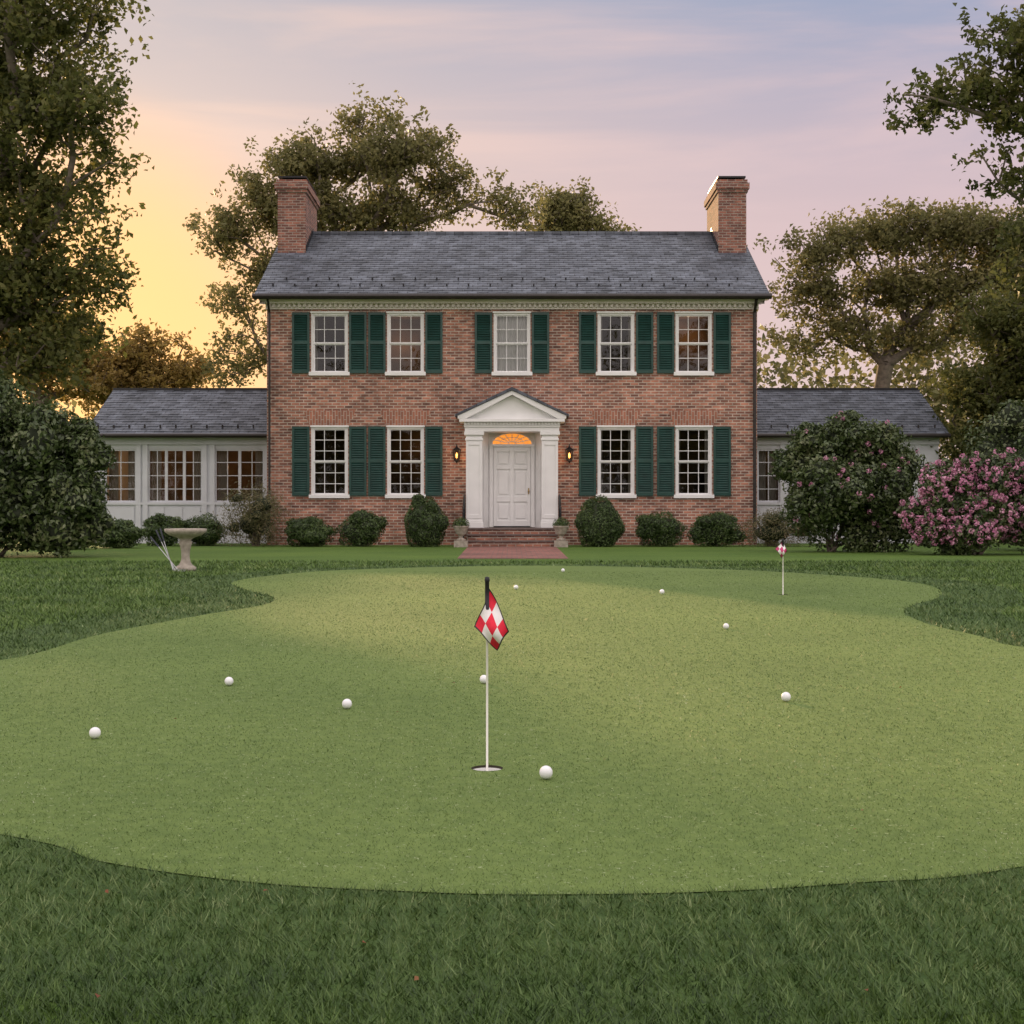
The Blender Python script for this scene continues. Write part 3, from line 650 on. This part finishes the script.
b=MB(); b.lathe([(.001,0),(.15,0),(.155,.05),(.13,.07),(.10,.09),(.075,.13),(.06,.2),(.065,.3),(.085,.38),(.10,.42),(.075,.455),(.12,.49),(.24,.53),(.30,.575),(.31,.62),(.285,.625),(.26,.6),(.15,.565),(.001,.555)],(0,0,0),32)
b.build('birdbath',M_stone,smooth=True,loc=(bx,by,0))
M_steel=simple('club_steel',(.45,.46,.48),.3,metal=.9); M_grip=simple('club_grip',(.03,.035,.05),.7)
for i,(p,q) in enumerate([((-.10,-.30,0),(-.36,-.05,.62)),((-.06,-.34,0),(-.43,-.02,.60)),((.0,-.36,0),(-.50,-.06,.50))]):
    b=MB(); b.tube([p,q],.007,6); P_=Vector(p); Q_=Vector(q); b.mat(1); b.tube([P_.lerp(Q_,.72),Q_+(Q_-P_).normalized()*.004],.0125,8)
    b.mat(0); b.box(p[0]-.01,p[0]+.09,p[1]-.012,p[1]+.012,.004,.04); b.build('golf_club',[M_steel,M_grip],loc=(bx,by,0))
# ---------------------------------------------------------------- vegetation
M_azal=leafmat('rhododendron_leaves',[(.030,.050,.018),(.062,.096,.030),(.11,.15,.052),(.22,.24,.12)],.2,rough=.35,spec=.5)
M_spk=leafmat('spirea_leaves',[(.08,.08,.04),(.14,.14,.06),(.19,.17,.085),(.29,.21,.14)],.3)
M_pinkf=leafmat('pink_blossom',[(.52,.18,.34),(.70,.32,.48),(.85,.54,.66)],.3)
def mound(name,x0,x1,yt,yb,d,count,ls,m,**k):
    s=d/F; cx=((x0+x1)/2-512)*s; rx=(x1-x0)/2*s*.95; top=H+(512-yt)*s
    rz=top*.56; make_shrub(name,(cx,d,0),[(cx,d,top-rz,rx,rx*.85,rz)],count,ls,m,**k)
mound('boxwood_shrub',403,447,498,547,34.3,10000,.05,M_box,rough=.07,core=.88,sub=10,subr=.3)
mound('boxwood_shrub',575,622,497,547,34.3,10000,.05,M_box,rough=.07,core=.88,sub=10,subr=.3)
for a in [(282,338,517),(334,386,514),(635,688,511),(688,742,512)]: mound('boxwood_shrub',a[0],a[1],a[2],547,34.6,9000,.055,M_box,rough=.14,core=.76,sub=12,subr=.4,shrink=.92,g0=.65)
for a in [(94,146,523,33),(142,186,518,35),(178,230,514,35.5),(20,100,528,32)]: mound('boxwood_shrub',a[0],a[1],a[2],550,a[3],7000,.06,M_box,rough=.18,core=.75,sub=10,subr=.4,shrink=.9)
mound('spirea_shrub',220,292,490,548,35,7500,.075,M_spk,rough=.32,core=.45,spiky=.5,asp=.3,sub=5,subr=.5)
mound('spirea_shrub',738,808,513,548,34.6,6500,.065,M_spk,rough=.28,core=.5,spiky=.5,asp=.3,sub=5,subr=.5)
def L(d,*ls,dep=.9):
    s=d/F; return [((a-512)*s, d+(e[0] if e else 0), H+(512-b)*s, rx*s, (rx+ry)/2*s*dep, ry*s) for a,b,rx,ry,*e in ls]
SK=dict(sub=9,subr=.42,shrink=.9,g0=.75,g1=1.02)
make_shrub('rhododendron_bush',(-10,26.5,0),L(26.5,(5,478,58,82),(62,485,34,58),(48,430,34,32),(-5,425,45,38),(-60,470,60,95),(90,515,20,34),(40,520,60,40),(80,450,24,34)),48000,.115,M_azal,rough=.2,core=.68,**SK)
make_shrub('rhododendron_bush',(7,30,0),L(30,(850,485,50,56),(818,505,36,42),(878,490,32,54),(848,440,42,24),(800,465,24,24),(898,525,24,28),(815,442,22,16)),42000,.105,M_azal,rough=.24,core=.62,flowers=(M_pinkf,60,.05),**SK)
make_shrub('azalea_bush',(9.5,28,0),L(28,(955,510,40,44),(992,500,30,42),(932,520,24,32),(970,478,28,22),(1030,515,34,40),(938,480,18,18)),38000,.09,M_azal,rough=.24,core=.62,flowers=(M_pinkf,950,.055),**SK)
make_shrub('rhododendron_bush',(13,31,0),L(31,(1045,480,50,80),(1000,460,40,50),(1090,470,60,90)),28000,.11,M_azal,rough=.22,core=.7,**SK)
T_dark=leafmat('oak_leaves',[(.058,.070,.022),(.105,.120,.034),(.155,.165,.050),(.24,.22,.07)],.5)
T_olive=leafmat('oak_leaves_olive',[(.115,.112,.045),(.17,.165,.064),(.23,.215,.085),(.31,.27,.12)],.5)
T_warm=leafmat('oak_leaves_backlit',[(.17,.125,.04),(.26,.18,.055),(.34,.24,.07),(.42,.30,.10)],.5)  # orange of the sunset backlight is put into the leaf colour
make_tree('oak_tree',(-11.6,28,0),L(28,(5,40,75,60),(75,55,38,40,1),(92,125,34,34,-1),(35,130,55,50),(80,190,32,24,1),(20,200,55,45),(100,240,34,26,-.5),(55,262,45,32),(10,290,55,50),(72,320,34,26,1),(35,355,46,30),(-60,60,70,70,1),(-70,200,70,80),(-40,320,60,60),(0,-50,100,60),(98,285,22,18),(100,10,20,25),(105,160,22,18)),1000,52,.145,.36,T_dark,cr=.33,hole=-.18,hs=1.0)
make_tree('oak_tree',((350-512)*50/F,50,0),L(50,(230,235,30,24),(240,300,24,16),(238,350,28,34,1),(258,192,26,22),(300,165,38,34),(350,148,46,30,1),(410,162,44,34,-1),(456,185,34,26),(496,204,30,18),(380,210,70,26),(300,212,46,28),(520,222,16,10),(280,270,30,30),(370,120,30,12),(215,235,16,16)),900,38,.18,.34,T_olive,cr=.36,hole=-.14,hs=1.1)
make_tree('oak_tree',((575-512)*60/F,60,0),L(60,(560,220,30,20),(592,228,28,16),(570,203,18,10),(612,236,16,10),(545,208,14,10)),210,30,.20,.30,T_olive,cr=.42,hole=-.2,hs=1.0)
make_tree('oak_tree',((150-512)*62/F,62,0),L(62,(150,356,38,24),(115,368,34,24),(188,376,22,16),(140,395,60,20)),380,38,.22,.32,T_warm,cr=.42,hole=-.25,hs=1.2)
make_tree('oak_tree',((60-512)*60/F,60,0),L(60,(60,350,45,44),(20,335,50,50),(90,380,40,26),(-40,350,60,50)),400,40,.22,.36,T_warm,cr=.42,hole=-.25,hs=1.2)
make_tree('oak_tree',((880-512)*46/F,46,0),L(46,(798,262,30,18),(838,248,32,24),(872,232,28,22),(915,232,40,26),(965,236,42,28),(1005,260,40,34),(815,298,36,20),(935,290,48,28),(878,290,28,24),(985,320,40,30),(1050,250,50,50),(848,332,30,20),(910,345,36,20),(790,240,14,8),(800,345,24,14)),1150,38,.165,.27,T_olive,cr=.35,fork=((882-512)*46/F,46,5.8),hole=-.2,hs=1.0)
make_tree('oak_tree',((1130-512)*21/F,21,0),L(21,(922,105,30,12),(960,90,34,20),(995,60,30,32),(1010,110,34,22),(1000,150,22,14),(1015,25,30,20),(1070,80,60,70),(1150,0,90,90),(1014,185,22,12),(1180,120,80,80)),560,50,.11,.24,T_dark,cr=.20,hole=-.25,hs=.6)
make_tree('oak_tree',((1010-512)*38/F,38,0),L(38,(990,385,44,36),(1035,340,46,48),(1020,430,50,48),(968,405,26,20),(1000,312,32,22),(990,460,40,36)),560,50,.15,.28,T_dark,cr=.36,hole=-.3,hs=1.0)
make_tree('oak_tree',((1090-512)*34/F,34,0),L(34,(1060,220,44,50),(1045,280,36,34),(1110,250,60,80),(1034,230,20,16)),360,45,.15,.30,T_dark,cr=.34,hole=-.25,hs=1.0)
lob=[]
for i in range(90):
    x=-75+i*1.7+R.uniform(-1,1); hgt=6+1.5*math.sin(i*.9)+R.uniform(-1,1)+(6.5 if 11<x<30 else 0)
    lob.append((x,80+R.uniform(-4,4),hgt*.5,2.6,2.2,hgt*.52))
for i in range(46):  # unseen tree row behind the camera, added to reflect in the windows
    x=-70+i*3.1+R.uniform(-1,1); hgt=15+3*math.sin(i*1.3)+R.uniform(-2,2)
    lob.append((x,-62+R.uniform(-4,4),hgt*.5,3.2,2.6,hgt*.52))
lo=np.array(lob); n=100000; idx=R.randint(0,len(lo),n); u=R.normal(size=(n,3)); u/=np.linalg.norm(u,axis=1,keepdims=True)
c=lo[idx,:3]+u*(R.uniform(.2,1.05,n)[:,None])*lo[idx,3:]; c=c[c[:,2]>0]
npmesh('distant_trees',leafquads(c,R.normal(size=c.shape)+[0,0,.5],np.where(c[:,1]<0,2.2,1)*R.uniform(.25,.6,len(c)),.7),4,[T_olive],rnd=R.uniform(size=len(c)))
# ---------------------------------------------------------------- sky and light
SUN_EL=math.radians(11); az=math.radians(-21)   # from +Y towards -X: the glow behind the left oak
w=bpy.data.worlds.new("World"); scene.world=w; w.use_nodes=True; nt=w.node_tree; nt.nodes.clear(); L_=nt.links.new
out=N(nt,'ShaderNodeOutputWorld'); sky=N(nt,'ShaderNodeTexSky'); sky.sky_type='NISHITA'; sky.sun_disc=False; sky.sun_elevation=SUN_EL; sky.sun_rotation=az; sky.dust_density=1
b1=N(nt,'ShaderNodeBackground'); b1.inputs[1].default_value=.006; L_(sky.outputs[0],b1.inputs[0])
tc=N(nt,'ShaderNodeTexCoord'); sp=N(nt,'ShaderNodeSeparateXYZ'); L_(tc.outputs['Generated'],sp.inputs[0])
def mr(src,a,b_,c=0,d=1,smooth=True):
    m=N(nt,'ShaderNodeMapRange'); m.interpolation_type='SMOOTHSTEP' if smooth else 'LINEAR'
    for i,v in zip((1,2,3,4),(a,b_,c,d)): m.inputs[i].default_value=v
    L_(src,m.inputs[0]); return m.outputs[0]
def mix(f,a,b_):
    m=N(nt,'ShaderNodeMix',data_type='RGBA'); L_(f,m.inputs[0])
    for i,v in ((6,a),(7,b_)):
        if isinstance(v,tuple): m.inputs[i].default_value=c4(v)
        else: L_(v,m.inputs[i])
    return m.outputs[2]
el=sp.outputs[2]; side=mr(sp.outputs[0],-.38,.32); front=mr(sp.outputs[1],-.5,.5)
mp=N(nt,'ShaderNodeMapping'); mp.inputs['Scale'].default_value=(1.2,1.2,9); mp.inputs['Rotation'].default_value=(0,math.radians(9),0); L_(tc.outputs['Generated'],mp.inputs[0])
cn=N(nt,'ShaderNodeTexNoise'); cn.inputs['Scale'].default_value=1.7; cn.inputs['Detail'].default_value=7; cn.inputs['Roughness'].default_value=.55; cn.inputs['Distortion'].default_value=.4; L_(mp.outputs[0],cn.inputs['Vector'])
hor=mix(side,(.98,.66,.42),(.80,.60,.56)); midc=mix(side,(.86,.63,.51),(.68,.51,.53)); top=mix(side,(.56,.50,.52),(.31,.37,.53))
g1=mix(mr(el,.06,.20),hor,midc); g2=mix(mr(el,.18,.38),g1,top)
cl=mix(mr(cn.outputs[0],.42,.66,0,.75),g2,mix(side,(.92,.66,.53),(.72,.54,.56)))
dt=N(nt,'ShaderNodeVectorMath',operation='DOT_PRODUCT'); L_(tc.outputs['Generated'],dt.inputs[0]); ga_=math.radians(-17.5); ge=math.radians(5.5); dt.inputs[1].default_value=(math.sin(ga_)*math.cos(ge),math.cos(ga_)*math.cos(ge),math.sin(ge))
cl=mix(mr(dt.outputs['Value'],.978,.9997,0,.95),cl,(1.3,.66,.22))
cl=mix(mr(el,.42,.75),cl,(1.45,1.38,1.42))       # zenith above the frame, brightened to add ambient light
cl=mix(front,(1.55,1.36,1.32),cl)                 # unseen sky behind the camera, brightened to light the house front
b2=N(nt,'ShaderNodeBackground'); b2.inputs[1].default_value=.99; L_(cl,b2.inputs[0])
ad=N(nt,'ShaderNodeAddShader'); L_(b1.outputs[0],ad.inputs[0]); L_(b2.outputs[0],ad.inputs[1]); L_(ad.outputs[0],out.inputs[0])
s=bpy.data.lights.new('sun','SUN'); s.energy=4.8; s.angle=math.radians(1.2); s.color=(1,.66,.32); so=bpy.data.objects.new('sun',s); scene.collection.objects.link(so)
dv=Vector((math.sin(az)*math.cos(SUN_EL),math.cos(az)*math.cos(SUN_EL),math.sin(SUN_EL))); so.rotation_euler=dv.to_track_quat('Z','Y').to_euler()
cam=bpy.data.cameras.new('camera'); cam.lens=F/1024*36; cam.sensor_width=36; cam.clip_end=4000; cam.clip_start=.05; co=bpy.data.objects.new('camera',cam); co.location=(0,0,H); co.rotation_euler=(math.pi/2,0,0); scene.collection.objects.link(co); scene.camera=co
scene.view_settings.view_transform='Standard'; scene.view_settings.look='None'; scene.view_settings.exposure=0
